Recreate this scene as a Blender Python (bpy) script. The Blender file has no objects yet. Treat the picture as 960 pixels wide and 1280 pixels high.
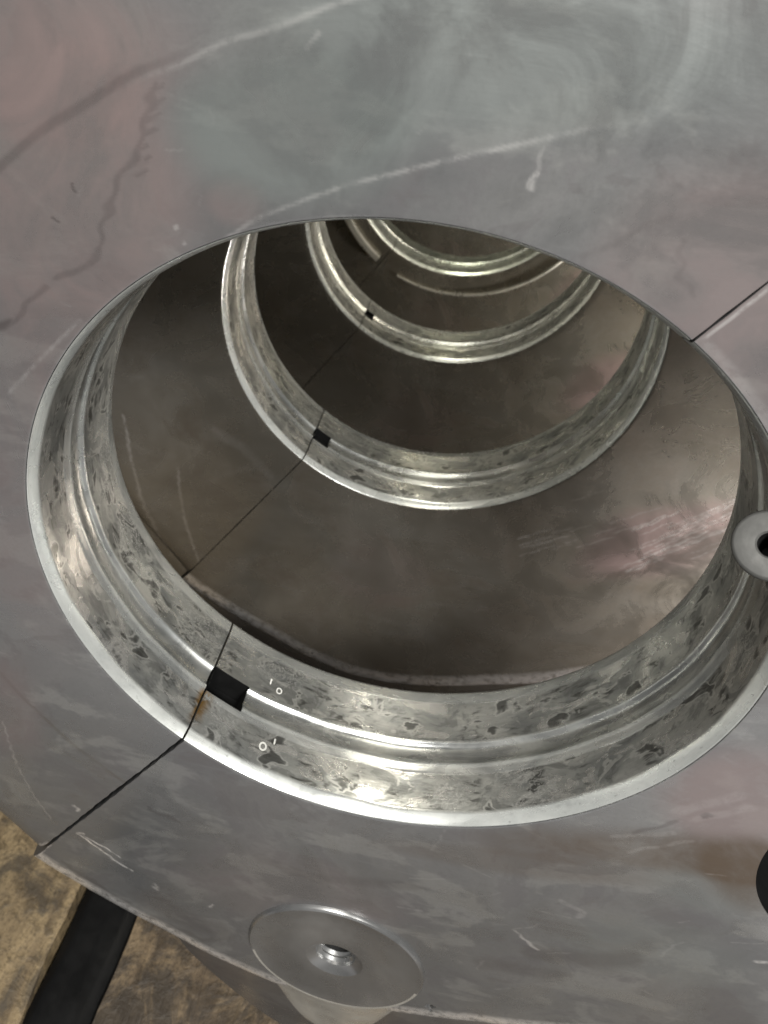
import bpy, math
import numpy as np
from mathutils import Matrix, Vector

S = 0.1                      # one bore radius = 10 cm
scn = bpy.context.scene
COL = scn.collection
rnd = np.random.RandomState(7)

# ------------------------------------------------------------------ camera
cam_d = bpy.data.cameras.new('camera')
cam = bpy.data.objects.new('camera', cam_d)
COL.objects.link(cam)
scn.camera = cam
R3 = Matrix(((0.9743811535723396, -0.1439810063217663, 0.1727739487932375),
             (0.22187440987019236, 0.48974262539064, -0.8431630370932048),
             (0.03678469529288827, 0.8598962906618768, 0.5091416850918363)))
cam.matrix_world = Matrix.Translation(Vector((0.12619546, -1.51641523, 1.44593025)) * S) @ R3.to_4x4()
cam_d.sensor_fit = 'VERTICAL'
cam_d.sensor_height = 36
cam_d.sensor_width = 27
cam_d.lens = 956.883 / 1280 * 36
cam_d.shift_x = 89.2747 / 1280
cam_d.shift_y = -127.905 / 1280
cam_d.clip_start = 0.005
cam_d.clip_end = 50
cam_d.dof.use_dof = True
cam_d.dof.focus_distance = 2.1 * S
cam_d.dof.aperture_fstop = 26

# ------------------------------------------------------------------ light
world = bpy.data.worlds.new('World')
scn.world = world
world.use_nodes = True
wb = world.node_tree.nodes['Background']
wb.inputs[0].default_value = (0.93, 0.96, 1.0, 1)
wb.inputs[1].default_value = 0.14
scn.view_settings.view_transform = 'Standard'
scn.view_settings.look = 'None'
scn.view_settings.exposure = -0.12
scn.view_settings.gamma = 1.0
scn.view_settings.use_curve_mapping = False


def area(name, loc, target, size, power, color, size_y=None, spread=180):
    d = bpy.data.lights.new(name, 'AREA')
    d.energy = power
    d.color = color
    d.shape = 'RECTANGLE' if size_y else 'DISK'
    d.size = size * S
    d.spread = math.radians(spread)
    if size_y:
        d.size_y = size_y * S
    o = bpy.data.objects.new(name, d)
    COL.objects.link(o)
    o.location = Vector(loc) * S
    o.rotation_euler = (Vector(target) - Vector(loc)).to_track_quat('-Z', 'Y').to_euler()
    return o


area('ceiling_lamp', (-0.9, -3.4, 5.2), (0.1, 0, -0.6), 2.0, 2.8, (1.0, 0.98, 0.96))
area('ceiling_lamp', (3.2, -6.0, 5.0), (2.2, -3.2, -5.2), 2.2, 20.0, (1.0, 0.985, 0.95))  # unseen, added to brighten the floor in front and its reflection
area('work_lamp', (-0.35, -1.9, 3.3), (-0.3, 0.3, -0.9), 0.45, 0.35, (1.0, 0.94, 0.78))
area('strip_lamp', (3.6, 4.7, 2.5), (-0.2, 4.4, -0.6), 0.35, 4.2, (1.0, 0.92, 0.76), 6.6)
area('hand_lamp', (2.6, 0.80, -2.3), (0.9, 1.71, -1.25), 0.35, 0.26, (1.0, 0.92, 0.87), spread=80)  # made-up lights, unseen, added to brighten the inner bulkhead faces
area('hand_lamp', (3.0, 2.40, -2.3), (0.7, 3.44, -0.7), 0.4, 1.6, (1.0, 0.95, 0.88))
area('hand_lamp', (3.0, 4.15, -2.2), (0.5, 5.24, -0.7), 0.4, 1.8, (1.0, 0.95, 0.86))
area('hand_lamp', (3.0, 5.90, -2.2), (0.3, 7.0, -0.4), 0.4, 2.4, (1.0, 0.95, 0.86))
area('inspection_lamp', (-0.42, 1.12, 1.75), (0.2, 0.2, -0.98), 0.42, 0.20, (1.0, 0.95, 0.82), 0.26)  # made-up lights hidden between bulkheads to brighten the bearing bottoms
area('inspection_lamp', (-0.30, 2.86, 1.75), (0.15, 1.95, -0.98), 0.50, 0.20, (1.0, 0.96, 0.84), 0.30)
area('inspection_lamp', (-0.30, 4.60, 1.75), (0.10, 3.75, -0.98), 0.60, 0.24, (1.0, 0.96, 0.80), 0.30)
area('inspection_lamp', (-0.30, 6.40, 1.75), (0.10, 5.6, -0.98), 0.60, 0.40, (0.98, 1.0, 0.72), 0.30)

# ------------------------------------------------------------------ helpers
PH = 0.9535571              # angle of the parting line in the bore plane
BW = 0.533                  # bearing width
YB = [0.0, 1.7115, 3.4384, 5.2363, 7.0]


def sm(a, b, x):
    t = np.clip((x - a) / (b - a), 0, 1)
    return t * t * (3 - 2 * t)


def mesh(name, V, F, mat, parent=None, attrs=None, uv=None, smooth=True, sharp=None):
    V = np.asarray(V, np.float32) * S
    F = [np.asarray(f, np.int32) for f in F] if isinstance(F, list) else [np.asarray(F, np.int32)]
    me = bpy.data.meshes.new(name)
    me.vertices.add(len(V))
    me.vertices.foreach_set('co', V.ravel())
    loops = np.concatenate([f.ravel() for f in F])
    tot = np.concatenate([np.full(len(f), f.shape[1], np.int32) for f in F])
    start = np.concatenate([[0], np.cumsum(tot)[:-1]]).astype(np.int32)
    me.loops.add(len(loops))
    me.loops.foreach_set('vertex_index', loops)
    me.polygons.add(len(tot))
    me.polygons.foreach_set('loop_start', start)
    me.polygons.foreach_set('loop_total', tot)
    me.update(calc_edges=True)
    me.validate()
    if uv is not None:
        l = me.uv_layers.new(name='UVMap')
        l.data.foreach_set('uv', np.asarray(uv, np.float32)[loops].ravel())
    for k, v in (attrs or {}).items():
        a = me.attributes.new(k, 'FLOAT', 'POINT')
        a.data.foreach_set('value', np.asarray(v, np.float32))
    me.polygons.foreach_set('use_smooth', np.full(len(tot), smooth))
    if smooth and sharp:
        me.set_sharp_from_angle(angle=math.radians(sharp))
    me.materials.append(mat)
    o = bpy.data.objects.new(name, me)
    COL.objects.link(o)
    if parent:
        o.parent = parent
    return o


def empty(name, label=None, cat=None, group=None, loc=(0, 0, 0)):
    o = bpy.data.objects.new(name, None)
    o.empty_display_size = 0.02
    COL.objects.link(o)
    o.location = Vector(loc) * S
    if label:
        o['label'] = label
        o['category'] = cat
    if group:
        o['group'] = group
    return o


def tag(o, label, cat, group=None):
    o['label'] = label
    o['category'] = cat
    if group:
        o['group'] = group
    return o


def grid_faces(n, m, off=0, closed=False):
    """quads of an n x m vertex grid (row major)"""
    i = np.arange(n if closed else n - 1)
    j = np.arange(m - 1)
    I, J = np.meshgrid(i, j, indexing='ij')
    I2 = (I + 1) % n
    return np.stack([I * m + J, I * m + J + 1, I2 * m + J + 1, I2 * m + J], -1).reshape(-1, 4) + off


def lathe(prof, n=64):
    """profile of (r, h): closed revolve round local z"""
    a = np.linspace(0, 2 * np.pi, n, endpoint=False)
    P = np.array(prof)
    V = np.stack([np.outer(np.cos(a), P[:, 0]), np.outer(np.sin(a), P[:, 0]), np.tile(P[:, 1], (n, 1))], -1).reshape(-1, 3)
    return V, grid_faces(n, len(P), closed=True)


def seg_dist(x, z, pts):
    d = np.full(x.shape, 1e9)
    for (x0, z0), (x1, z1) in zip(pts[:-1], pts[1:]):
        dx, dz = x1 - x0, z1 - z0
        t = np.clip(((x - x0) * dx + (z - z0) * dz) / (dx * dx + dz * dz), 0, 1)
        d = np.minimum(d, np.hypot(x - x0 - t * dx, z - z0 - t * dz))
    return d


# ------------------------------------------------------------------ materials
class NT:
    def __init__(self, name):
        self.m = bpy.data.materials.new(name)
        self.m.use_nodes = True
        self.t = self.m.node_tree
        self.b = self.t.nodes['Principled BSDF']

    def n(self, kind, **kw):
        nd = self.t.nodes.new('ShaderNode' + kind)
        for k, v in kw.items():
            setattr(nd, k, v)
        return nd

    def link(self, a, b):
        self.t.links.new(a, b)

    def inp(self, nd, key, v):
        s = nd.inputs[key]
        if isinstance(v, bpy.types.NodeSocket):
            self.link(v, s)
        else:
            s.default_value = v

    def math(self, op, a, b=0.0, c=0.0, clamp=False):
        nd = self.n('Math', operation=op, use_clamp=clamp)
        for i, v in enumerate((a, b, c)):
            self.inp(nd, i, v)
        return nd.outputs[0]

    def noise(self, vec, scale, detail=4, rough=0.55, dist=0.0, dim='3D'):
        nd = self.n('TexNoise', noise_dimensions=dim)
        self.inp(nd, 'Vector', vec)
        self.inp(nd, 'Scale', scale)
        self.inp(nd, 'Detail', detail)
        self.inp(nd, 'Roughness', rough)
        self.inp(nd, 'Distortion', dist)
        return nd.outputs['Fac']

    def step(self, v, a, b, lo=0.0, hi=1.0):
        nd = self.n('MapRange', interpolation_type='SMOOTHSTEP')
        self.inp(nd, 0, v)
        for i, q in enumerate((a, b, lo, hi)):
            self.inp(nd, i + 1, q)
        return nd.outputs[0]

    def mix(self, f, a, b, mode='MIX'):
        nd = self.n('Mix', data_type='RGBA', blend_type=mode)
        self.inp(nd, 0, f)
        self.inp(nd, 6, a if not isinstance(a, tuple) else (*a, 1))
        self.inp(nd, 7, b if not isinstance(b, tuple) else (*b, 1))
        return nd.outputs[2]

    def attr(self, name):
        return self.n('Attribute', attribute_name=name).outputs['Fac']

    def coords(self, scale=(1, 1, 1), kind='Object', rot=(0, 0, 0), loc=(0, 0, 0)):
        tc = self.n('TexCoord')
        mp = self.n('Mapping')
        self.link(tc.outputs[kind], mp.inputs[0])
        mp.inputs['Scale'].default_value = scale
        mp.inputs['Rotation'].default_value = rot
        mp.inputs['Location'].default_value = loc
        return mp.outputs[0]

    def bump(self, h, strength, dist):
        nd = self.n('Bump')
        self.inp(nd, 'Height', h)
        nd.inputs['Strength'].default_value = strength
        nd.inputs['Distance'].default_value = dist
        self.link(nd.outputs[0], self.b.inputs['Normal'])

    def out(self, color=None, metal=0.0, rough=0.5, spec=None):
        if color is not None:
            self.inp(self.b, 'Base Color', color if not isinstance(color, tuple) else (*color, 1))
        self.inp(self.b, 'Metallic', metal)
        self.inp(self.b, 'Roughness', rough)
        if spec is not None:
            self.inp(self.b, 'Specular IOR Level', spec)
        return self.m


def mat_cast(name, inner):
    k = NT(name)
    c = k.coords((1 / S,) * 3)
    big = k.noise(c, 1.3, 5, 0.6, 0.8)
    mid = k.noise(c, 3.2, 7, 0.65, 0.9)
    blot = k.noise(k.coords((1.6 / S, 1 / S, 3.0 / S), rot=(0, 0.35, 0)), 1.6, 5, 0.6, 0.4)
    fine = k.noise(c, 75, 3, 0.65)
    # faint concentric turning marks: noise along the radius
    sep = k.n('SeparateXYZ')
    k.link(c, sep.inputs[0])
    r2 = k.math('ADD', k.math('POWER', sep.outputs[0], 2.0), k.math('POWER', sep.outputs[2], 2.0))
    cmb = k.n('CombineXYZ')
    k.link(k.math('MULTIPLY', k.math('SQRT', r2), 60.0), cmb.inputs[0])
    k.link(k.math('MULTIPLY', big, 1.5), cmb.inputs[1])
    turn = k.noise(cmb.outputs[0], 1.0, 4, 0.7)
    br = k.noise(k.coords((3 / S, 3 / S, 45 / S), rot=(0, 0.75, 0)), 1.0, 4, 0.7)
    if inner:
        col = k.mix(k.step(big, 0.3, 0.7), (0.19, 0.175, 0.145), (0.29, 0.275, 0.24))
        col = k.mix(k.math('MULTIPLY', k.step(blot, 0.50, 0.66), 0.35), col, (0.30, 0.29, 0.265))
        col = k.mix(k.math('MULTIPLY', k.step(mid, 0.52, 0.70), 0.3), col, (0.14, 0.105, 0.075))
    else:
        col = k.mix(k.step(big, 0.3, 0.7), (0.178, 0.180, 0.182), (0.248, 0.247, 0.243))
        col = k.mix(k.math('MULTIPLY', k.step(mid, 0.52, 0.59), 0.44), col, (0.155, 0.148, 0.152))
        col = k.mix(k.math('MULTIPLY', k.step(blot, 0.52, 0.60), 0.42), col, (0.335, 0.335, 0.322))  # blotch contrast also stands in for patchy reflections
        col = k.mix(k.math('MULTIPLY', k.step(blot, 0.42, 0.38), 0.36), col, (0.16, 0.15, 0.15))
    col = k.mix(k.math('MULTIPLY', k.step(fine, 0.4, 0.7), 0.16), col, (0.14, 0.14, 0.14))
    col = k.mix(k.math('MULTIPLY', k.step(br, 0.55, 0.75), 0.10), col, (0.42, 0.42, 0.41))
    soft = k.step(mid, 0.3, 0.65, 0.45, 1.0)
    col = k.mix(k.math('MULTIPLY', k.attr('pink'), soft), col, (0.30, 0.235, 0.225))
    col = k.mix(k.math('MULTIPLY', k.attr('green'), soft), col, (0.225, 0.25, 0.24))
    col = k.mix(k.math('MULTIPLY', k.attr('brown'), soft), col, (0.125, 0.095, 0.07))
    col = k.mix(k.attr('stain'), col, (0.085, 0.072, 0.07))
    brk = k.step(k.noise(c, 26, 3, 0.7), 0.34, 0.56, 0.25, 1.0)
    wear_glint = k.math('MULTIPLY', k.attr('wear'), brk)
    col = k.mix(wear_glint, col, (0.78, 0.76, 0.74))
    lo, hi = (0.20, 0.33) if inner else (0.25, 0.40)
    ro = k.math('ADD', k.step(mid, 0.35, 0.65, lo, hi), k.math('MULTIPLY', wear_glint, -0.08))
    h = k.math('ADD', k.math('MULTIPLY', turn, 0.9 if inner else 0.5), k.math('ADD', k.math('MULTIPLY', fine, 0.5), k.math('MULTIPLY', br, 0.4)))
    k.bump(turn if inner else h, 0.014 if inner else 0.05, 0.0006)
    return k.out(col, 0.8 if inner else 0.72, ro)


def mat_bearing():
    k = NT('bearing_alloy')
    land = k.attr('land')
    edge = k.attr('edge')
    UV = lambda su, sv, lx=0.0: k.coords((su, sv, 1), 'UV', loc=(lx, lx * 0.37, 0))
    soft = k.noise(UV(4, 8), 1.0, 5, 0.6, 0.6)
    patch = k.noise(UV(5, 9, 3.1), 1.0, 6, 0.62, 0.7)
    colm = k.noise(UV(8, 1.2, 5.3), 1.0, 2, 0.5)
    strk = k.noise(UV(11, 34, 1.7), 1.0, 5, 0.62, 0.8)
    spot = k.noise(UV(9, 15, 8.2), 1.0, 3, 0.5, 0.6)
    wig = k.noise(UV(26, 34, 4.4), 1.0, 4, 0.65, 1.6)
    fine = k.noise(UV(70, 90), 1.0, 3, 0.6)
    lines = k.noise(UV(3, 170), 1.0, 3, 0.6)
    reg = k.noise(UV(2.3, 2.0, 1.3), 1.0, 2, 0.5)
    M = lambda *a: __import__('functools').reduce(lambda x, y: k.math('MULTIPLY', x, y), a)
    col = k.mix(k.step(soft, 0.32, 0.66), (0.30, 0.31, 0.305), (0.56, 0.565, 0.54))
    col = k.mix(M(k.step(patch, 0.52, 0.60), land, 0.65), col, (0.15, 0.155, 0.15))  # mottling: stains and smeared reflections put into the colour
    col = k.mix(M(k.step(patch, 0.47, 0.39), land, 0.65), col, (0.80, 0.79, 0.75))
    # dark flecks stacked in columns across the land
    fl = M(k.step(strk, 0.50, 0.64), k.step(colm, 0.42, 0.54), land)
    col = k.mix(M(fl, 0.85), col, (0.06, 0.06, 0.055))
    # round dark spots with a pale rim
    col = k.mix(M(k.step(spot, 0.555, 0.58), k.step(spot, 0.63, 0.60), land, 0.5), col, (0.75, 0.75, 0.72))
    col = k.mix(M(k.step(spot, 0.60, 0.66), land, 0.8), col, (0.08, 0.08, 0.075))
    # wriggling pale marks in some regions only
    wr = M(k.step(k.math('ABSOLUTE', k.math('SUBTRACT', wig, 0.5)), 0.03, 0.008), land, k.step(reg, 0.56, 0.64))
    col = k.mix(M(wr, 0.7), col, (0.85, 0.85, 0.83))
    col = k.mix(M(k.step(lines, 0.5, 0.72), 0.3), col, (0.30, 0.30, 0.29))
    col = k.mix(M(k.step(fine, 0.5, 0.7), 0.18), col, (0.25, 0.25, 0.24))
    nick = k.noise(UV(34, 60, 2.2), 1.0, 4, 0.7)
    col = k.mix(M(edge, k.step(nick, 0.30, 0.55, 0.15, 0.6)), col, (0.50, 0.52, 0.50))
    col = k.mix(M(edge, k.step(nick, 0.62, 0.70), 0.6), col, (0.14, 0.14, 0.135))
    rustn = k.step(k.noise(UV(30, 22), 1.0, 4, 0.6, 1.0), 0.38, 0.52)
    col = k.mix(M(k.attr('rust'), rustn), col, (0.30, 0.17, 0.045))
    ro = k.math('ADD', k.step(patch, 0.35, 0.65, 0.21, 0.33), M(land, 0.04))
    h = k.math('ADD', k.math('MULTIPLY', wig, 0.5), k.math('ADD', k.math('MULTIPLY', lines, 0.4), k.math('MULTIPLY', patch, 1.4)))
    k.bump(k.math('MULTIPLY', h, k.math('ADD', 0.08, k.math('MULTIPLY', land, 0.92))), 0.16, 0.0007)
    return k.out(col, k.math('SUBTRACT', 0.86, k.math('MULTIPLY', edge, 0.3)), ro)


def mat_plain(name, col, metal, rough, ns=40, amt=0.35, bump=0.15):
    k = NT(name)
    c = k.coords((1 / S,) * 3)
    a = k.noise(c, ns * 0.2, 5, 0.6, 0.6)
    f = k.noise(c, ns, 3, 0.6)
    dk = tuple(v * (1 - amt) for v in col)
    cc = k.mix(k.step(a, 0.35, 0.65), dk, col)
    k.bump(k.math('ADD', a, f), bump, 0.0006)
    return k.out(cc, metal, k.step(f, 0.3, 0.7, rough - 0.06, rough + 0.08))


def mat_wood(name, light, dark, stain_shade, amount):
    k = NT(name)
    c = k.coords((5 / S, 0.8 / S, 5 / S))
    c2 = k.coords((1 / S,) * 3)
    g = k.noise(c, 1.5, 6, 0.65, 0.7)
    p = k.noise(c2, 9.0, 6, 0.65, 0.5)
    q = k.noise(c2, 2.6, 6, 0.7, 0.5)
    gr = k.noise(c2, 45, 4, 0.7)
    col = k.mix(k.step(g, 0.3, 0.7), dark, light)
    col = k.mix(k.math('MULTIPLY', k.step(p, 0.5, 0.62), 0.6), col, tuple(v * 0.45 for v in dark))
    col = k.mix(k.math('MULTIPLY', k.step(q, 0.58 - amount, 0.72 - amount), 0.85), col, stain_shade)
    col = k.mix(k.math('MULTIPLY', k.step(gr, 0.45, 0.68), 0.55), col, tuple(v * 0.35 for v in dark))
    k.bump(k.math('ADD', g, p), 0.5, 0.004)
    return k.out(col, 0.0, k.step(p, 0.4, 0.6, 0.75, 0.55))


M_CAST = mat_cast('machined_iron', False)
M_INNER = mat_cast('oily_turned_iron', True)
M_BEAR = mat_bearing()
M_BOSS = mat_plain('boss_steel', (0.40, 0.40, 0.395), 0.85, 0.27, 5, 0.35, 0.02)
M_DARK = mat_plain('dark_oily_steel', (0.005, 0.005, 0.005), 0.0, 0.7, 30, 0.4, 0.2)  # near-black colour stands in for the shade inside holes and slots
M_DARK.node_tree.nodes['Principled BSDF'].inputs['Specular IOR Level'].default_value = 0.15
M_WALL = mat_plain('painted_casting', (0.24, 0.22, 0.18), 0.2, 0.6, 25, 0.3, 0.2)
M_PLUG = mat_plain('zinc_plug', (0.055, 0.055, 0.052), 0.2, 0.5, 30, 0.2, 0.1)
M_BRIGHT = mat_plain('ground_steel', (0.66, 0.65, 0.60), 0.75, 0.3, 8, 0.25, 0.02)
M_MARK = mat_plain('white_ink', (0.5, 0.5, 0.47), 0.0, 0.5, 60, 0.2, 0.0)
M_WOOD = mat_wood('pale_timber', (0.25, 0.185, 0.10), (0.12, 0.085, 0.047), (0.05, 0.04, 0.028), 0.10)
M_WOOD2 = mat_wood('oily_timber', (0.18, 0.13, 0.075), (0.08, 0.056, 0.033), (0.028, 0.022, 0.016), 0.17)
M_BEAM = mat_plain('black_beam_paint', (0.006, 0.006, 0.006), 0.0, 0.42, 12, 0.3, 0.3)
M_BEAM.node_tree.nodes['Principled BSDF'].inputs['Specular IOR Level'].default_value = 0.2
M_FLOOR = mat_plain('workshop_concrete', (0.42, 0.415, 0.43), 0.0, 0.75, 0.6, 0.3, 0.3)

# ------------------------------------------------------------------ workshop floor
gf = 60
fv = [(-gf, -gf, -5.2), (gf, -gf, -5.2), (gf, gf, -5.2), (-gf, gf, -5.2)]
fl = mesh('floor', fv, [[[0, 1, 2, 3]]], M_FLOOR, smooth=False)
fl['kind'] = 'structure'


# ------------------------------------------------------------------ bulkheads
def r_out(phi, cap):
    deg = np.degrees(phi)
    if cap:
        return np.interp(deg, [-126, -117, -109, -103, -96, -90, -84, -75, -60, 0, 40, 60],
                         [2.285, 2.295, 2.315, 2.36, 2.40, 2.395, 2.36, 2.31, 2.30, 2.45, 2.6, 2.6])
    d = np.degrees(phi)                   # runs from 54.6 to 234.6
    c = np.cos(np.radians(d - 218.5))
    line = np.where(c > 0.3, 2.105 / np.maximum(c, 0.3), 9)
    return np.minimum(line, 2.7 + 0 * d)


def skirt(phi):
    deg = np.degrees(phi)
    return np.interp(deg, [-126, -110, -105, -95, -84, -40, 0, 60], [0.05, 0.09, 0.30, 0.62, 0.9, 0.9, 0.4, 0.15])


STEP2 = [(-0.40, 0.90), (-0.394, 0.917), (-0.32, 0.972), (-0.221, 1.02), (-0.13, 1.06), (-0.032, 1.092),
         (0.08, 1.13), (0.198, 1.166), (0.305, 1.2), (0.42, 1.225)]

WEAR1 = [  # polyline, half width, strength: bright scratches and bruises
    ([(-1.054, -1.554), (-0.96, -1.628), (-0.90, -1.69), (-0.84, -1.719)], 0.0055, 1.5),
    ([(-1.027, -1.559), (-0.95, -1.60), (-0.884, -1.647)], 0.004, 1.3),
    ([(-1.06, -1.55), (-1.03, -1.545)], 0.010, 0.8),
    ([(-1.045, -1.37), (-1.03, -1.385), (-1.035, -1.40)], 0.007, 1.1),
    ([(-1.26, -1.77), (-1.20, -1.68)], 0.007, 1.1),
    ([(-0.752, -1.778), (-0.742, -1.80)], 0.008, 0.7), ([(-0.76, -1.80), (-0.74, -1.815)], 0.006, 0.6),
    ([(-0.52, -1.84), (-0.505, -1.815)], 0.006, 0.6),
    ([(0.22, 1.085), (0.221, 1.11)], 0.006, 0.8), ([(0.219, 1.11), (0.224, 1.16)], 0.0035, 0.3),
    ([(-0.222, 1.30), (-0.203, 1.325)], 0.005, 0.4),
    ([(-0.505, 0.932), (-0.502, 0.934)], 0.007, 0.55), ([(-0.489, 0.898), (-0.487, 0.901)], 0.004, 0.5),
    ([(-1.264, -0.95), (-1.268, -1.05), (-1.25, -1.2), (-1.207, -1.393), (-1.16, -1.5)], 0.005, 0.35),
    ([(0.62, -1.45), (0.70, -1.53)], 0.006, 0.5),
    ([(0.72, -1.20), (0.80, -1.235), (0.79, -1.27)], 0.010, 0.16),
    ([(1.34, -1.27), (1.50, -1.22)], 0.008, 0.6),
    ([(0.80, -0.80), (0.95, -0.72)], 0.010, 0.12), ([(0.85, -0.86), (1.0, -0.74)], 0.008, 0.12),
    ([(0.93, -0.62), (1.06, -0.50)], 0.02, 0.1), ([(0.98, -0.64), (1.10, -0.54)], 0.015, 0.1),
    ([(0.55, 0.84), (0.80, 1.20), (1.0, 1.46)], 0.010, 0.0),
]
for i in range(22):      # light handling marks scattered over the lower right face
    x, z = 0.2 + 1.1 * rnd.rand(), -1.95 + 1.1 * rnd.rand()
    a = 0.5 + 0.5 * rnd.randn()
    l = 0.03 + 0.10 * rnd.rand()
    WEAR1.append(([(x, z), (x + l * math.cos(a), z + l * math.sin(a))], 0.003 + 0.003 * rnd.rand(), 0.04 + 0.1 * rnd.rand()))
for i in range(22):
    a0 = math.radians(60 + 130 * rnd.rand())
    r0 = 1.03 + 0.3 * rnd.rand()
    x, z = r0 * math.cos(a0), r0 * math.sin(a0)
    a = rnd.rand() * 3.1
    l = 0.005 + 0.03 * rnd.rand()
    WEAR1.append(([(x, z), (x + l * math.cos(a), z + l * math.sin(a))], 0.0025, 0.06 + 0.12 * rnd.rand()))
STAIN1 = [
    ([(-0.536, 1.211), (-0.549, 1.15), (-0.572, 1.10), (-0.591, 1.067), (-0.62, 1.03), (-0.643, 0.996), (-0.665, 0.93),
      (-0.685, 0.87), (-0.72, 0.822), (-0.76, 0.80), (-0.795, 0.788)], 0.010, 0.38),
    ([(-0.83, 0.76), (-0.87, 0.73), (-0.90, 0.69), (-0.955, 0.639), (-1.02, 0.61)], 0.010, 0.42),
    ([(-0.955, 0.645), (-0.985, 0.635)], 0.014, 0.75),
    ([(-0.735, 1.005), (-0.728, 0.99)], 0.006, 0.75), ([(-0.783, 0.93), (-0.775, 0.92)], 0.006, 0.75),
    ([(0.5, 1.01), (0.52, 0.93), (0.56, 0.91)], 0.008, 0.18), ([(0.46, 1.05), (0.38, 0.99), (0.33, 0.96)], 0.010, 0.16),
    ([(-0.30, -1.40), (-0.142, -1.443), (0.02, -1.40), (0.252, -1.33)], 0.035, 0.22),
    ([(0.70, -1.56), (0.90, -1.50), (1.0, -1.44)], 0.06, 0.30), ([(0.55, -1.72), (0.8, -1.66)], 0.05, 0.22),
    ([(-0.62, -1.30), (-0.74, -1.259)], 0.012, 0.3),
    ([(0.84, -0.77), (0.95, -0.66)], 0.010, 0.35), ([(1.0, -0.62), (1.02, -0.60)], 0.014, 0.5),
    ([(-1.15, -1.80), (-0.85, -2.02), (-0.55, -2.12), (-0.45, -2.05)], 0.02, 0.3),
    ([(-0.78, -1.90), (-0.6, -2.0), (-0.5, -2.0)], 0.09, 0.28),
]
for k_ in range(7):
    z0 = 1.205 - 0.028 * k_
    STAIN1.append(([(-0.532 - 0.008 * k_, z0), (-0.512 - 0.008 * k_, z0 + 0.012)], 0.006, 0.35))
WEAR2 = [([(-1.568, -0.716), (-1.56, -0.9), (-1.519, -1.242), (-1.42, -1.55), (-1.282, -1.794)], 0.010, 0.55),
         ([(-1.28, -1.0), (-1.26, -1.35), (-1.18, -1.65)], 0.008, 0.4),
         ([(-0.75, -0.95), (-0.9, -0.80), (-1.05, -0.72)], 0.03, 0.18)]
for i in range(34):      # parallel emery scratches at the lower right
    o_ = rnd.rand()
    x, z = 1.03 + 0.32 * o_ + 0.1 * rnd.rand(), -1.12 + 0.16 * o_ + 0.28 * (rnd.rand() - 0.3)
    l = 0.1 + 0.25 * rnd.rand()
    WEAR2.append(([(x, z), (x + l * 0.72, z + l * 0.69)], 0.0022 + 0.003 * rnd.rand(), 0.25 + 0.5 * rnd.rand()))
for i in range(18):
    x, z = 0.55 + 0.5 * rnd.rand(), -1.25 + 0.5 * rnd.rand()
    l = 0.05 + 0.15 * rnd.rand()
    WEAR2.append(([(x, z), (x + l * 0.8, z + l * 0.55)], 0.005, 0.15 + 0.2 * rnd.rand()))


def blob(x, z, cx, cz, rx, rz, s, ang=0.0):
    c, n = math.cos(ang), math.sin(ang)
    u, v = (x - cx) * c + (z - cz) * n, -(x - cx) * n + (z - cz) * c
    wob = 0.25 * np.sin(7 * u + 3 * v + cx * 9) + 0.2 * np.sin(11 * v - 5 * u + cz * 5)
    return s * sm(1.25, 0.55, np.hypot(u / rx, v / rz) * (1 + wob * 0.5))


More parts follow.
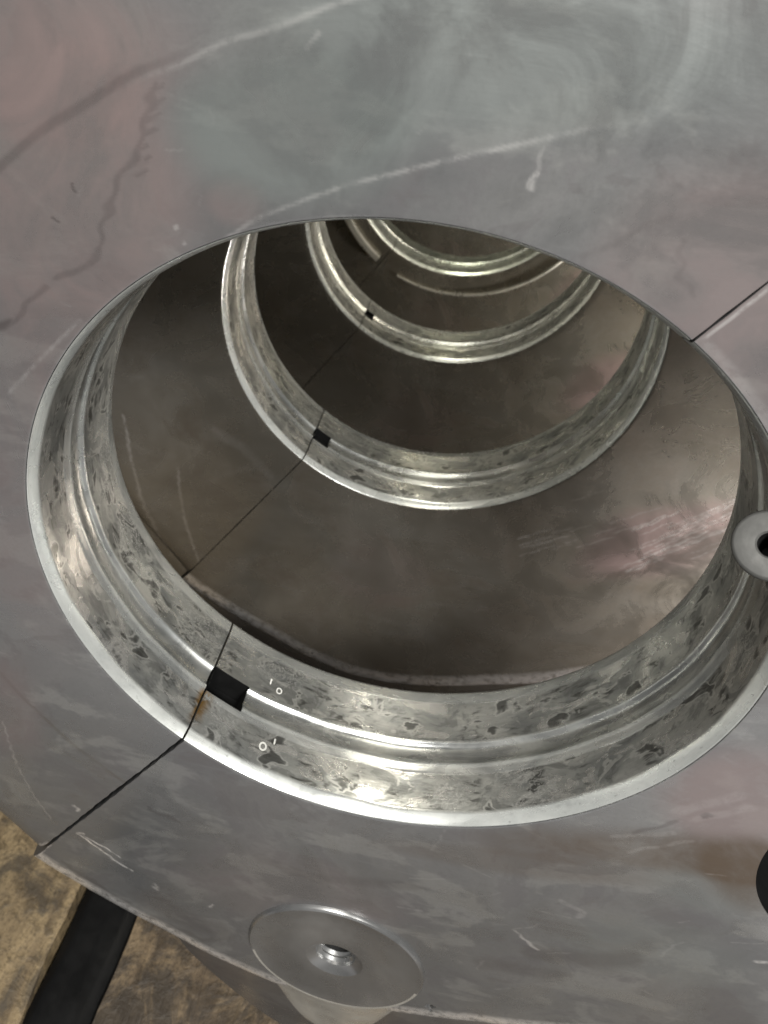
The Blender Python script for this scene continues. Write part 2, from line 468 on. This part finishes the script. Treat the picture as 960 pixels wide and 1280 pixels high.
def half_bulkhead(name, cap, na, nr, parent, wear_glint, stain_shade, front):
    """one half of a bulkhead in coordinates where its own front face is y = 0"""
    p0, p1 = (PH - np.pi, PH) if cap else (PH, PH + np.pi)
    phi = np.linspace(p0, p1, na)
    ro = r_out(phi, cap)
    rin = ro - 0.135
    s = np.linspace(0, 1, nr)
    cols = []                                   # list of (r, y) columns, each na long
    z = np.zeros(na)
    sk = skirt(phi) if cap else np.full(na, 0.06)
    if not front:
        sk = np.maximum(sk, 0.6)
    for r, y in ((1.0, BW), (1.0, 0.49), (1.12, 0.46), (1.12, 0.14), (1.0005, 0.10), (1.0005, 0.006), (1.002, 0.001)):
        cols.append((z + r, z + y))
    i0 = len(cols)
    for t in s:
        cols.append((1.005 + (rin - 1.005) * t, z))
    i1 = len(cols)
    for t in np.linspace(0.12, 1, 8):           # rounded outer edge
        cols.append((rin + 0.135 * np.sin(t * np.pi / 2) ** 1.0, z + 0.045 * (1 - np.cos(t * np.pi / 2))))
    for t in (0.1, 0.4, 0.7, 1.0):              # skirt sloping back
        cols.append((ro + sk * t, z + 0.05 + 0.075 * t))
    cols.append((ro + sk + 0.02, z + 0.16))
    cols.append((ro + sk + 0.02, z + BW - 0.03))
    cols.append((ro + sk, z + BW))
    m = len(cols)
    rr = np.stack([c[0] for c in cols], 1)
    yy = np.stack([c[1] for c in cols], 1).copy()
    x = rr * np.cos(phi)[:, None]
    zz = rr * np.sin(phi)[:, None]
    fx, fz = x[:, i0:i1 + 8], zz[:, i0:i1 + 8]
    A = {k: np.zeros((na, m)) for k in ('wear', 'stain', 'pink', 'green', 'brown')}
    sl = (slice(None), slice(i0, i1 + 8))
    wv = 0.004 * np.sin(60 * fx + 25 * fz) + 0.003 * np.sin(130 * fz - 40 * fx)
    if front:
        h = np.zeros_like(fx)
        r = np.hypot(fx, fz)
        if not cap:
            dg_ = np.degrees(np.arctan2(fz, fx)) % 360
            rs = np.interp(dg_, [40, 70, 80, 88, 96.6, 104, 112, 125, 131, 180], [2.3, 1.72, 1.53, 1.445, 1.391, 1.362, 1.352, 1.355, 1.366, 1.40])
            rs = rs + 0.003 * np.sin(fx * 30)
            h += 0.0012 * sm(-0.012, 0.012, r - rs)            # edge of the raised thrust land
            A['wear'][sl] += 0.18 * sm(0.009, 0.001, np.abs(r - rs + 0.006)) * sm(118, 108, dg_)  # highlight of the step painted in as a pale line
            A['stain'][sl] += 0.35 * sm(0.016, 0.004, np.abs(r - rs - 0.004)) * sm(106, 116, dg_) * sm(165, 145, dg_)  # shaded stretch of the step painted in as a dark line
            px, pz = np.array(STEP2).T
            zl = np.interp(fx, px, pz)
            inside = sm(-0.008, 0.008, zl - fz) * sm(-0.42, -0.38, fx) * sm(0.46, 0.2, fx)
            h -= 0.0006 * inside
            A['wear'][sl] += 0.22 * sm(0.007, 0.001, seg_dist(fx, fz, STEP2)) * sm(0.40, 0.15, fx)
            A['wear'][sl] += 0.16 * sm(0.007, 0.002, seg_dist(fx, fz, [(-0.985, 0.449), (-0.88, 0.56), (-0.758, 0.682)]))
            A['pink'][sl] += blob(fx, fz, -0.72, 0.95, 0.26, 0.42, 0.75, -0.3) + blob(fx, fz, -0.75, 1.28, 0.3, 0.16, 0.6) \
                + blob(fx, fz, -1.05, 0.1, 0.25, 0.7, 0.4) + blob(fx, fz, 0.62, 0.98, 0.25, 0.2, 0.5) + blob(fx, fz, -1.25, -0.85, 0.18, 0.3, 0.35)
            A['green'][sl] += blob(fx, fz, -0.30, 1.15, 0.24, 0.14, 0.7) + blob(fx, fz, 0.1, 1.32, 0.45, 0.17, 0.6)
            A['pink'][sl] += blob(fx, fz, -0.37, 1.0, 0.06, 0.05, 0.4)
        else:
            for (hx, hz, hr, hd) in ((1.62, -0.735, 0.425, 0.5), (0.397, -2.148, 0.016, 0.05), (0.0, -1.962, 0.125, 0.45)):
                d = np.hypot(fx - hx, fz - hz)
                cell = 0.012
                ring_ = (d > hr - cell) & (d < hr + cell * 0.6)
                k = np.where(ring_, (hr + np.where(d < hr, 0, 0.0)) / np.maximum(d, 1e-6), 1)
                fx = hx + (fx - hx) * np.where(ring_ & (d >= hr - 1e-9), k, 1)
                fz = hz + (fz - hz) * np.where(ring_ & (d >= hr - 1e-9), k, 1)
                h += np.where(d < hr, hd, 0)
            x[sl], zz[sl] = fx, fz
            A['pink'][sl] += blob(fx, fz, 1.05, -0.55, 0.2, 0.25, 0.6) + blob(fx, fz, 0.78, 0.75, 0.3, 0.4, 0.5) + blob(fx, fz, -0.2, -1.6, 0.5, 0.3, 0.2)
            A['brown'][sl] += blob(fx, fz, 0.95, -0.83, 0.42, 0.12, 0.75, 0.25) + blob(fx, fz, 1.22, -0.84, 0.16, 0.16, 0.7) + blob(fx, fz, 0.55, -1.05, 0.5, 0.07, 0.4, 0.2)
            A['green'][sl] += blob(fx, fz, 1.1, -0.95, 0.2, 0.12, 0.4) + blob(fx, fz, 1.0, -1.35, 0.3, 0.2, 0.3)
            A['wear'][sl] += 0.40 * sm(0.006, 0.001, seg_dist(fx, fz, [(0.60, 0.83), (0.72, 1.0), (0.86, 1.21)]))
            A['wear'][sl] += 0.14 * sm(0.02, 0.003, np.abs(np.hypot(fx, fz) - 1.012)) * sm(0.45, 0.62, np.arctan2(fz, fx))
        yy[sl] += h
    else:
        A['brown'][:, i0:i1 + 8] += 0.16
        if cap:
            A['brown'][sl] -= blob(fx, fz, 1.15, -1.0, 0.65, 0.5, 0.3, 0.6)
            A['pink'][sl] += blob(fx, fz, 1.25, -0.95, 0.48, 0.19, 1.0, 0.75) + blob(fx, fz, -0.1, -1.5, 0.3, 0.3, 0.25)  # pink patch paints in the reddish reflection at the lower right
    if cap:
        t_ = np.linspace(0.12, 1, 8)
        A['wear'][:, i1:i1 + 8] += (1.3 * np.sin(t_ * np.pi) ** 0.7)[None, :]  # bright highlight of the rounded edge painted into the colour
        A['stain'][:, i1 + 8:i1 + 12] += 0.45  # darker shading of the skirt painted into the colour
    for pts, w, g in wear_glint:
        d = seg_dist(fx + wv, fz, pts)
        A['wear'][sl] = np.maximum(A['wear'][sl], (0.8 if cap else 0.5) * g * sm(w * 1.4, w * 0.4, d))
    for pts, w, g in stain_shade:
        d = seg_dist(fx + wv * 2, fz + wv, pts)
        A['stain'][sl] = np.maximum(A['stain'][sl], (0.75 if not cap else 1.0) * g * sm(w * 1.15, w * 0.3, d))
    # small burnished nicks along the bore edge
    gx, gz = (math.sin(PH) * 0.007, -math.cos(PH) * 0.007)
    sg = 1 if cap else -1
    gw = sm(0.07, 0.0, np.abs(x * math.sin(PH) - zz * math.cos(PH)))
    gw = gw * np.where(x > 0, 0.42, 1.0) * (1.0 if front else 0.4) * (1 + 0.16 * np.sin(rr * 9) + 0.12 * np.sin(rr * 47 + 1) + 0.1 * np.sin(rr * 101))
    V = np.stack([x + sg * gx * gw, yy, zz + sg * gz * gw], -1).reshape(-1, 3)
    F = [grid_faces(na, m)]
    # back face and parting faces
    b = np.arange(na - 1)
    F.append(np.stack([b * m + m - 1, b * m, (b + 1) * m, (b + 1) * m + m - 1], 1)[:, ::-1])
    for row, fl_ in ((0, False), (na - 1, True)):
        base = row * m
        j = np.arange(i0, m - 4)
        q0 = len(V)
        vb = V[base + np.arange(i0, m - 3)].copy()
        vf = vb.copy()
        vb[:, 1] = BW - 0.002
        V = np.concatenate([V, vf, vb])
        nn = len(vf)
        a = np.arange(nn - 1)
        q = np.stack([q0 + a, q0 + a + 1, q0 + nn + a + 1, q0 + nn + a], 1)
        F.append(q if fl_ else q[:, ::-1])
    at = {k: np.concatenate([np.clip(v, 0, 1).ravel(), np.zeros(len(V) - na * m)]) for k, v in A.items()}
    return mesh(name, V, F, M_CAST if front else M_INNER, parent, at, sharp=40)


block = empty('engine_block', 'large grey machined engine block with a row of round bearing bores', 'engine block')

bh0 = half_bulkhead('bulkhead', False, 900, 300, block, WEAR1, STAIN1, True)
bh0['label'] = 'nearest flat grey bulkhead face above the parting line'
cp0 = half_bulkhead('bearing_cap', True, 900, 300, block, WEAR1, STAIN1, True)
cp0['label'] = 'nearest bearing cap with a round bolt boss below the bore'
bh1 = half_bulkhead('bulkhead', False, 500, 160, block, WEAR2, [], False)
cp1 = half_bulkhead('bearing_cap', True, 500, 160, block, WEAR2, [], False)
for o in (bh1, cp1):
    o.location = (0, YB[1] * S, 0)
bh2 = half_bulkhead('bulkhead', False, 240, 30, block, [], [], False)
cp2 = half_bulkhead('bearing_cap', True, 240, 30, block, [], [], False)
for o in (bh2, cp2):
    o.location = (0, YB[2] * S, 0)
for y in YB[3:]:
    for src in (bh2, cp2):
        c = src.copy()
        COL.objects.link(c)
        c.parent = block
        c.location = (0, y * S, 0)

# crankcase wall joining the bulkheads on the upper left, and the end wall
a = np.linspace(math.radians(56), math.radians(190), 90)
yv = np.array([BW, 8.2])
prof_r = [2.55, 2.8]
V, n = [], len(a)
for r in prof_r:
    for y in yv:
        V.append(np.stack([r * np.cos(a), np.full(n, y), r * np.sin(a)], 1))
V = np.concatenate(V)
i = np.arange(n - 1)
q = lambda s0, s1: np.stack([s0 * n + i, s0 * n + i + 1, s1 * n + i + 1, s1 * n + i], 1)
ends = np.array([[0, n, 3 * n, 2 * n], [n - 1, 3 * n - 1, 4 * n - 1, 2 * n - 1]])
mesh('crankcase_wall', V, [q(0, 1), q(1, 3), q(3, 2), q(2, 0), ends], M_WALL, block, sharp=40)
ev = [(-2.9, 8.2, -3.2), (2.9, 8.2, -3.2), (2.9, 8.2, 2.9), (-2.9, 8.2, 2.9), (-2.9, 8.5, -3.2), (2.9, 8.5, -3.2), (2.9, 8.5, 2.9), (-2.9, 8.5, 2.9)]
mesh('end_wall', ev, [[[0, 1, 2, 3], [7, 6, 5, 4], [0, 4, 5, 1], [1, 5, 6, 2], [2, 6, 7, 3], [3, 7, 4, 0]]], M_WALL, block, smooth=False)

# ------------------------------------------------------------------ bolt boss on the nearest cap
bc = np.array([0.0, -1.962])
n = 160
al = np.linspace(0, 2 * np.pi, n, endpoint=False)
ca, sa = np.cos(al), np.sin(al)
low = sm(0.05, 1.0, -sa)
rings = []


def ring(r, y, cx=0, cz=0):
    rings.append(np.stack([bc[0] + cx + r * ca, np.full(n, y), bc[1] + cz + r * sa], 1))


hp = [(0.001, 0.32), (0.05, 0.32)]
for t_ in range(11):                         # thread of the tapped hole
    hp += [(0.068, 0.25 - 0.022 * t_), (0.077, 0.239 - 0.022 * t_)]
hp += [(0.080, 0.008), (0.096, 0.0), (0.109, -0.009), (0.114, -0.0125), (0.120, -0.0132), (0.19, -0.0132), (0.2, -0.0128), (0.27, -0.0135), (0.325, -0.0135), (0.336, -0.0165), (0.345, -0.0175), (0.351, -0.012)]
for r, y in hp:
    ring(r, y)
for t in (0.0, 0.05, 0.2, 0.4, 0.7, 1.0):
    rx = 0.354 - 0.115 * low * t
    rings.append(np.stack([bc[0] + rx * ca + 0.006 * t * ca, -0.006 + 0.02 * t + 0.075 * low * t, bc[1] + 0.354 * sa + 0.006 * t * sa - 0.52 * low * t], 1))
V = np.stack(rings, 1).reshape(-1, 3)
boss = mesh('bolt_boss', V, grid_faces(n, len(rings), closed=True), M_BOSS, cp0, sharp=20)
boss.data.materials.append(M_DARK)
boss.data.materials.append(M_BRIGHT)  # brighter steel on lower rim and tail paints in their reflected light
for p_ in boss.data.polygons:
    c_ = p_.center / S
    d_ = math.hypot(c_.x - bc[0], c_.z - bc[1])
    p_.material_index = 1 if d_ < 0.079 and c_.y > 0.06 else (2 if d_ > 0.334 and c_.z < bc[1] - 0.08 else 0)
boss['label'] = 'round steel boss with a countersunk hole at the lower edge of the cap'
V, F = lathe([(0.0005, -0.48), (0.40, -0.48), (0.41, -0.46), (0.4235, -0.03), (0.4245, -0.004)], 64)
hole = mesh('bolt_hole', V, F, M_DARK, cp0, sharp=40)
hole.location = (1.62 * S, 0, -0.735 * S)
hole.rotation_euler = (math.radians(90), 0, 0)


# ------------------------------------------------------------------ bearing shells
PROF = [(1.0, 0.0, 0, 1), (0.9965, 0.003, 0, 1), (0.9875, 0.035, 0, 1), (0.9850, 0.040, 0.3, .4), (0.984, 0.048, 1, 0), (0.984, 0.11, 1, 0), (0.984, 0.174, 1, 0),
        (0.9838, 0.180, 0.1, 0), (0.9822, 0.184, 0, .2), (0.982, 0.198, 0, .2), (0.980, 0.204, 0, .5), (0.979, 0.211, 0, .7), (0.9805, 0.218, 0, .5), (0.986, 0.224, 0, 0), (0.993, 0.232, 0, 0),
        (0.9965, 0.242, 0, 0), (0.9975, 0.262, 0, 0), (0.997, 0.280, 0, 0), (0.993, 0.292, 0, 0), (0.986, 0.298, 0, 0), (0.983, 0.302, 0, .3), (0.9825, 0.308, 0.2, .2),
        (0.984, 0.318, 1, 0), (0.984, 0.40, 1, 0), (0.984, 0.468, 1, 0), (0.9845, 0.476, 0.2, .3), (0.986, 0.484, 0, .5), (0.992, 0.52, 0, .5), (0.997, 0.532, 0, .5), (0.9997, BW, 0, .5)]


def shell_mesh(upper, na, slot_deg=0.0):
    p0, p1 = (PH, PH + np.pi) if upper else (PH - np.pi, PH)
    g = 0.004
    phi = np.linspace(p0 + g, p1 - g, na)
    P = np.array(PROF)
    m = len(P)
    r = np.tile(P[:, 0], (na, 1))
    y = np.tile(P[:, 1], (na, 1))
    # hand-fitted look: the chamfer and groove wander a little
    r = r + 0.0006 * np.sin(phi * 17)[:, None] * P[None, :, 2]
    y = y + (0.002 * np.sin(phi * 7 + 1) + 0.0012 * np.sin(phi * 23))[:, None] * (P[None, :, 1] > 0.01) * (P[None, :, 1] < 0.52)
    V = np.stack([r * np.cos(phi)[:, None], y, r * np.sin(phi)[:, None]], -1).reshape(-1, 3)
    F = grid_faces(na, m)
    land = np.tile(P[:, 2], na)
    edge = np.tile(P[:, 3], na)
    uv = np.stack([np.repeat(phi, m), y.ravel()], 1)
    if slot_deg:                                # the oil slot: open the groove next to the joint
        s1 = p0 + math.radians(slot_deg)
        k0, k1 = 9, 21
        fi = np.arange(na - 1)[:, None].repeat(m - 1, 1).ravel()
        fj = np.arange(m - 1)[None, :].repeat(na - 1, 0).ravel()
        mid = (phi[fi] + phi[fi + 1]) / 2
        keep = ~((mid < s1) & (fj >= k0) & (fj < k1))
        F = F[keep]
    # end faces (steel back) at both joints
    ex = []
    off = len(V)
    vv = [V]
    l2, e2, u2 = [land], [edge], [uv]
    for ii, pp in ((0, phi[0]), (na - 1, phi[-1])):
        a0 = V[ii * m:(ii + 1) * m].copy()
        b0 = a0.copy()
        b0[:, 0], b0[:, 2] = 0.9995 * math.cos(pp), 0.9995 * math.sin(pp)
        vv += [a0, b0]
        t = np.arange(m - 1)
        if slot_deg and ii == 0:
            t = t[(t < 9) | (t >= 21)]
        qd = np.stack([off + t, off + t + 1, off + m + t + 1, off + m + t], 1)
        ex.append(qd if ii == 0 else qd[:, ::-1])
        off += 2 * m
        l2.append(np.zeros(2 * m)); e2.append(np.zeros(2 * m)); u2.append(np.tile([[pp, .2]], (2 * m, 1)))
    V = np.concatenate(vv)
    land, edge, uv = np.concatenate(l2), np.concatenate(e2), np.concatenate(u2)
    joint = abs(uv[:, 0] - (PH - np.pi if not upper else PH + np.pi))
    rust = sm(0.055 if not upper else 0.03, 0.0, joint) * sm(0.05, 0.09, uv[:, 1]) * sm(0.21, 0.18, uv[:, 1])
    return V, [F] + ex, dict(land=land, edge=edge, rust=rust), uv


def slot_mesh(slot_deg, r1):
    """walls and floor of the oil slot beside the joint of a lower shell"""
    p0 = PH - np.pi + 0.004
    p1 = PH - np.pi + math.radians(slot_deg)
    ph = np.linspace(p0, p1, 8)
    V, F = [], []
    y0, y1 = 0.1985, 0.3075
    for y in (y0, y1):
        for r in (0.9825, r1):
            V.append(np.stack([r * np.cos(ph), np.full(8, y), r * np.sin(ph)], 1))
    V = np.concatenate(V)
    i_ = np.arange(7)
    q_ = lambda a_, b_: np.stack([a_ * 8 + i_, a_ * 8 + i_ + 1, b_ * 8 + i_ + 1, b_ * 8 + i_], 1)
    E_ = np.array([[0, 8, 24, 16], [7, 15, 31, 23]])
    return V, [q_(0, 1), q_(1, 3), q_(3, 2), E_]


NAMES = ['nearest', 'second', 'third', 'fourth', 'fifth']
LOWER = ['bright mottled bearing shell in the nearest bore, right of the black oil slot',
         'lower bearing shell in the second bore back, right of its joint, mostly in view',
         'lower bearing shell in the third bore back, a narrow grooved arc under the ring edge',
         'lower bearing shell in the farthest bore in view, small pale arc at the top']
UPPER = ['stained grey bearing shell at the left of the nearest bore, ending at a rust spot',
         'upper bearing shell at the left of the second bore back, left of its joint',
         'upper bearing shell at the left of the third bore back, short dark arc',
         'upper bearing shell of the farthest bore in view, tiny yellowish arc left of the joint']
SLOT = [(8.6, 1.09), (6.0, 1.03), (4.0, 1.01), (0, 0)]
uV = shell_mesh(True, 420)
up0 = mesh('bearing_shell', uV[0], uV[1], M_BEAR, None, uV[2], uV[3], sharp=55)
proto = {}
for bi in range(4):
    up = up0 if bi == 0 else up0.copy()
    if bi == 1:                              # only the nearest joint is rusty
        up.data = up0.data.copy()
        up.data.attributes['rust'].data.foreach_set('value', np.zeros(len(up.data.vertices), np.float32))
        up1 = up.data
    elif bi > 1:
        up.data = up1
    if bi:
        COL.objects.link(up)
    lV = shell_mesh(False, 420, SLOT[bi][0])
    if bi:
        lV[2]['rust'][:] = 0
    lo = mesh('bearing_shell', lV[0], lV[1], M_BEAR, None, lV[2], lV[3], sharp=55)
    if SLOT[bi][0]:
        sV, sF = slot_mesh(*SLOT[bi])
        mesh('oil_slot', sV, sF, M_DARK, lo, smooth=False)
    if bi == 0:
        proto[False] = lo
    for o, lab in ((up, UPPER[bi]), (lo, LOWER[bi])):
        o.location = (0, (YB[bi] + 0.003) * S, 0)
        tag(o, lab, 'bearing shell', 'main bearing shells in the row of bores')

# small inked inspection marks "0" on the two lands of the nearest lower shell
def ink(phi0, y0, kind, size):
    pts, fc = [], []
    if kind == '0':
        k_ = 28
        for t in np.linspace(0, 2 * np.pi, k_, endpoint=False):
            for q_ in (0.62, 1.0):
                pts.append((math.cos(t) * q_ * size * 0.82, math.sin(t) * q_ * size))
        fc = [[2 * t, 2 * t + 1, 2 * ((t + 1) % k_) + 1, 2 * ((t + 1) % k_)] for t in range(k_)]
    else:
        pts = [(-size * .25, -size), (size * .25, -size), (size * .3, size * .8), (-size * .1, size)]
        fc = [[0, 1, 2, 3]]
    V = []
    for u, v in pts:
        ph = phi0 + u / 0.968
        V.append((0.9832 * math.cos(ph), y0 - v, 0.9832 * math.sin(ph)))
    return mesh('ink_mark', V, [fc], M_MARK, proto[False], smooth=False)


ink(PH - np.pi + math.radians(15.5), 0.115, '0', 0.017)
ink(PH - np.pi + math.radians(17.5), 0.150, '1', 0.012)
ink(PH - np.pi + math.radians(15.2), 0.353, '0', 0.014)
ink(PH - np.pi + math.radians(12.8), 0.375, '1', 0.013)

# ------------------------------------------------------------------ thrust washers in front of the fourth bore
def arc_band(a0, a1, r0, r1, y0, y1, n_=90):
    ph = np.linspace(math.radians(a0), math.radians(a1), n_)
    sec = [(r0, y1), (r0, y0), (r1 - 0.012, y0), (r1, y0 + 0.012), (r1, y1)]
    V = np.stack([np.stack([r * np.cos(ph), np.full(n_, y), r * np.sin(ph)], 1) for r, y in sec], 1).reshape(-1, 3)
    m_ = len(sec)
    return V, [grid_faces(n_, m_), grid_faces(n_, m_)[:0].reshape(0, 4), np.array([[0, 1, 2, 3]]), np.array([[0, 1, 2, 3]]) + (n_ - 1) * m_]


V, F = arc_band(-232, -127.5, 1.125, 1.18, 5.17, 5.234)
tag(mesh('thrust_washer', V, F, M_BRIGHT, sharp=30), 'thin bright half ring left of the gap in front of the farthest bore', 'thrust washer', 'thrust washers')
V, F = arc_band(-116, 46, 1.168, 1.185, 5.20, 5.234)
tag(mesh('thrust_washer', V, F, M_BRIGHT, sharp=30), 'thin bright half ring curving right from the gap below the farthest bore', 'thrust washer', 'thrust washers')

# ------------------------------------------------------------------ plug on the right of the nearest bearing
CP = Vector((0.126195, -1.516415, 1.445930))
fpx = 956.883
d = R3 @ Vector((964 - 480 + 89.2747, -(681 - 640 + 127.905), -fpx)) / fpx
pc = CP + d * 1.66
ax = Vector((-0.40, -0.62, 0.66)).normalized()
V, F = lathe([(0.0005, -0.16), (0.026, -0.16), (0.027, -0.004), (0.031, 0.0), (0.07, 0.0015), (0.075, 0.0), (0.078, -0.004), (0.078, -0.016), (0.074, -0.02), (0.048, -0.022), (0.044, -0.03), (0.044, -0.22), (0.0005, -0.22)], 96)
pl = mesh('oil_plug', V, F, M_PLUG, sharp=40)
tag(pl, 'pale round flanged plug with a dark centre hole at the right of the nearest bore', 'plug')
pl.data.materials.append(M_DARK)
for p_ in pl.data.polygons:
    c_ = p_.center / S
    if math.hypot(c_.x, c_.y) < 0.0275:
        p_.material_index = 1
pl.location = pc * S
pl.rotation_euler = ax.to_track_quat('Z', 'Y').to_euler()

# ------------------------------------------------------------------ timbers under the block
def timber(name, x0, x1, zt, th, mat, label, cat, seed, rough=0.012):
    r_ = np.random.RandomState(seed)
    nx, ny = 14, 120
    xs = np.linspace(x0, x1, nx)
    ys = np.linspace(-1.7, 9, ny)
    X, Y = np.meshgrid(xs, ys, indexing='ij')
    ed = np.minimum(X - x0, x1 - X)
    Z = zt - 0.03 * sm(0.06, 0, ed) + rough * np.sin(Y * 2.3 + seed) * np.sin(X * 5) + rough * 0.6 * r_.randn(nx, ny) * 0.6
    X = X + 0.010 * np.sin(Y * 3.1 + seed) + 0.006 * np.sin(Y * 9 + seed)
    top = np.stack([X, Y, Z], -1).reshape(-1, 3)
    bot = top.copy()
    bot[:, 2] = zt - th
    F = [grid_faces(nx, ny)[:, ::-1], grid_faces(nx, ny, nx * ny)]
    per = [i * ny for i in range(nx)] + [(nx - 1) * ny + j for j in range(1, ny)] + [i * ny + ny - 1 for i in range(nx - 2, -1, -1)] + [j for j in range(ny - 2, 0, -1)]
    per = np.array(per)
    F.append(np.stack([per, np.roll(per, -1), np.roll(per, -1) + nx * ny, per + nx * ny], 1)[:, ::-1])
    return tag(mesh(name, np.concatenate([top, bot]), F, mat, sharp=40), label, cat)


timber('timber', -4.6, -1.60, -3.36, 1.84, M_WOOD, 'pale rough timber at the lower left, left of the black gap', 'timber', 3)
timber('steel_beam', -1.585, -1.225, -3.42, 1.78, M_BEAM, 'glossy black beam running between the two rough timbers', 'beam', 5, 0.006)
timber('timber', -1.21, 2.4, -3.36, 1.84, M_WOOD2, 'dark oil stained timber under the block, right of the black beam', 'timber', 11)
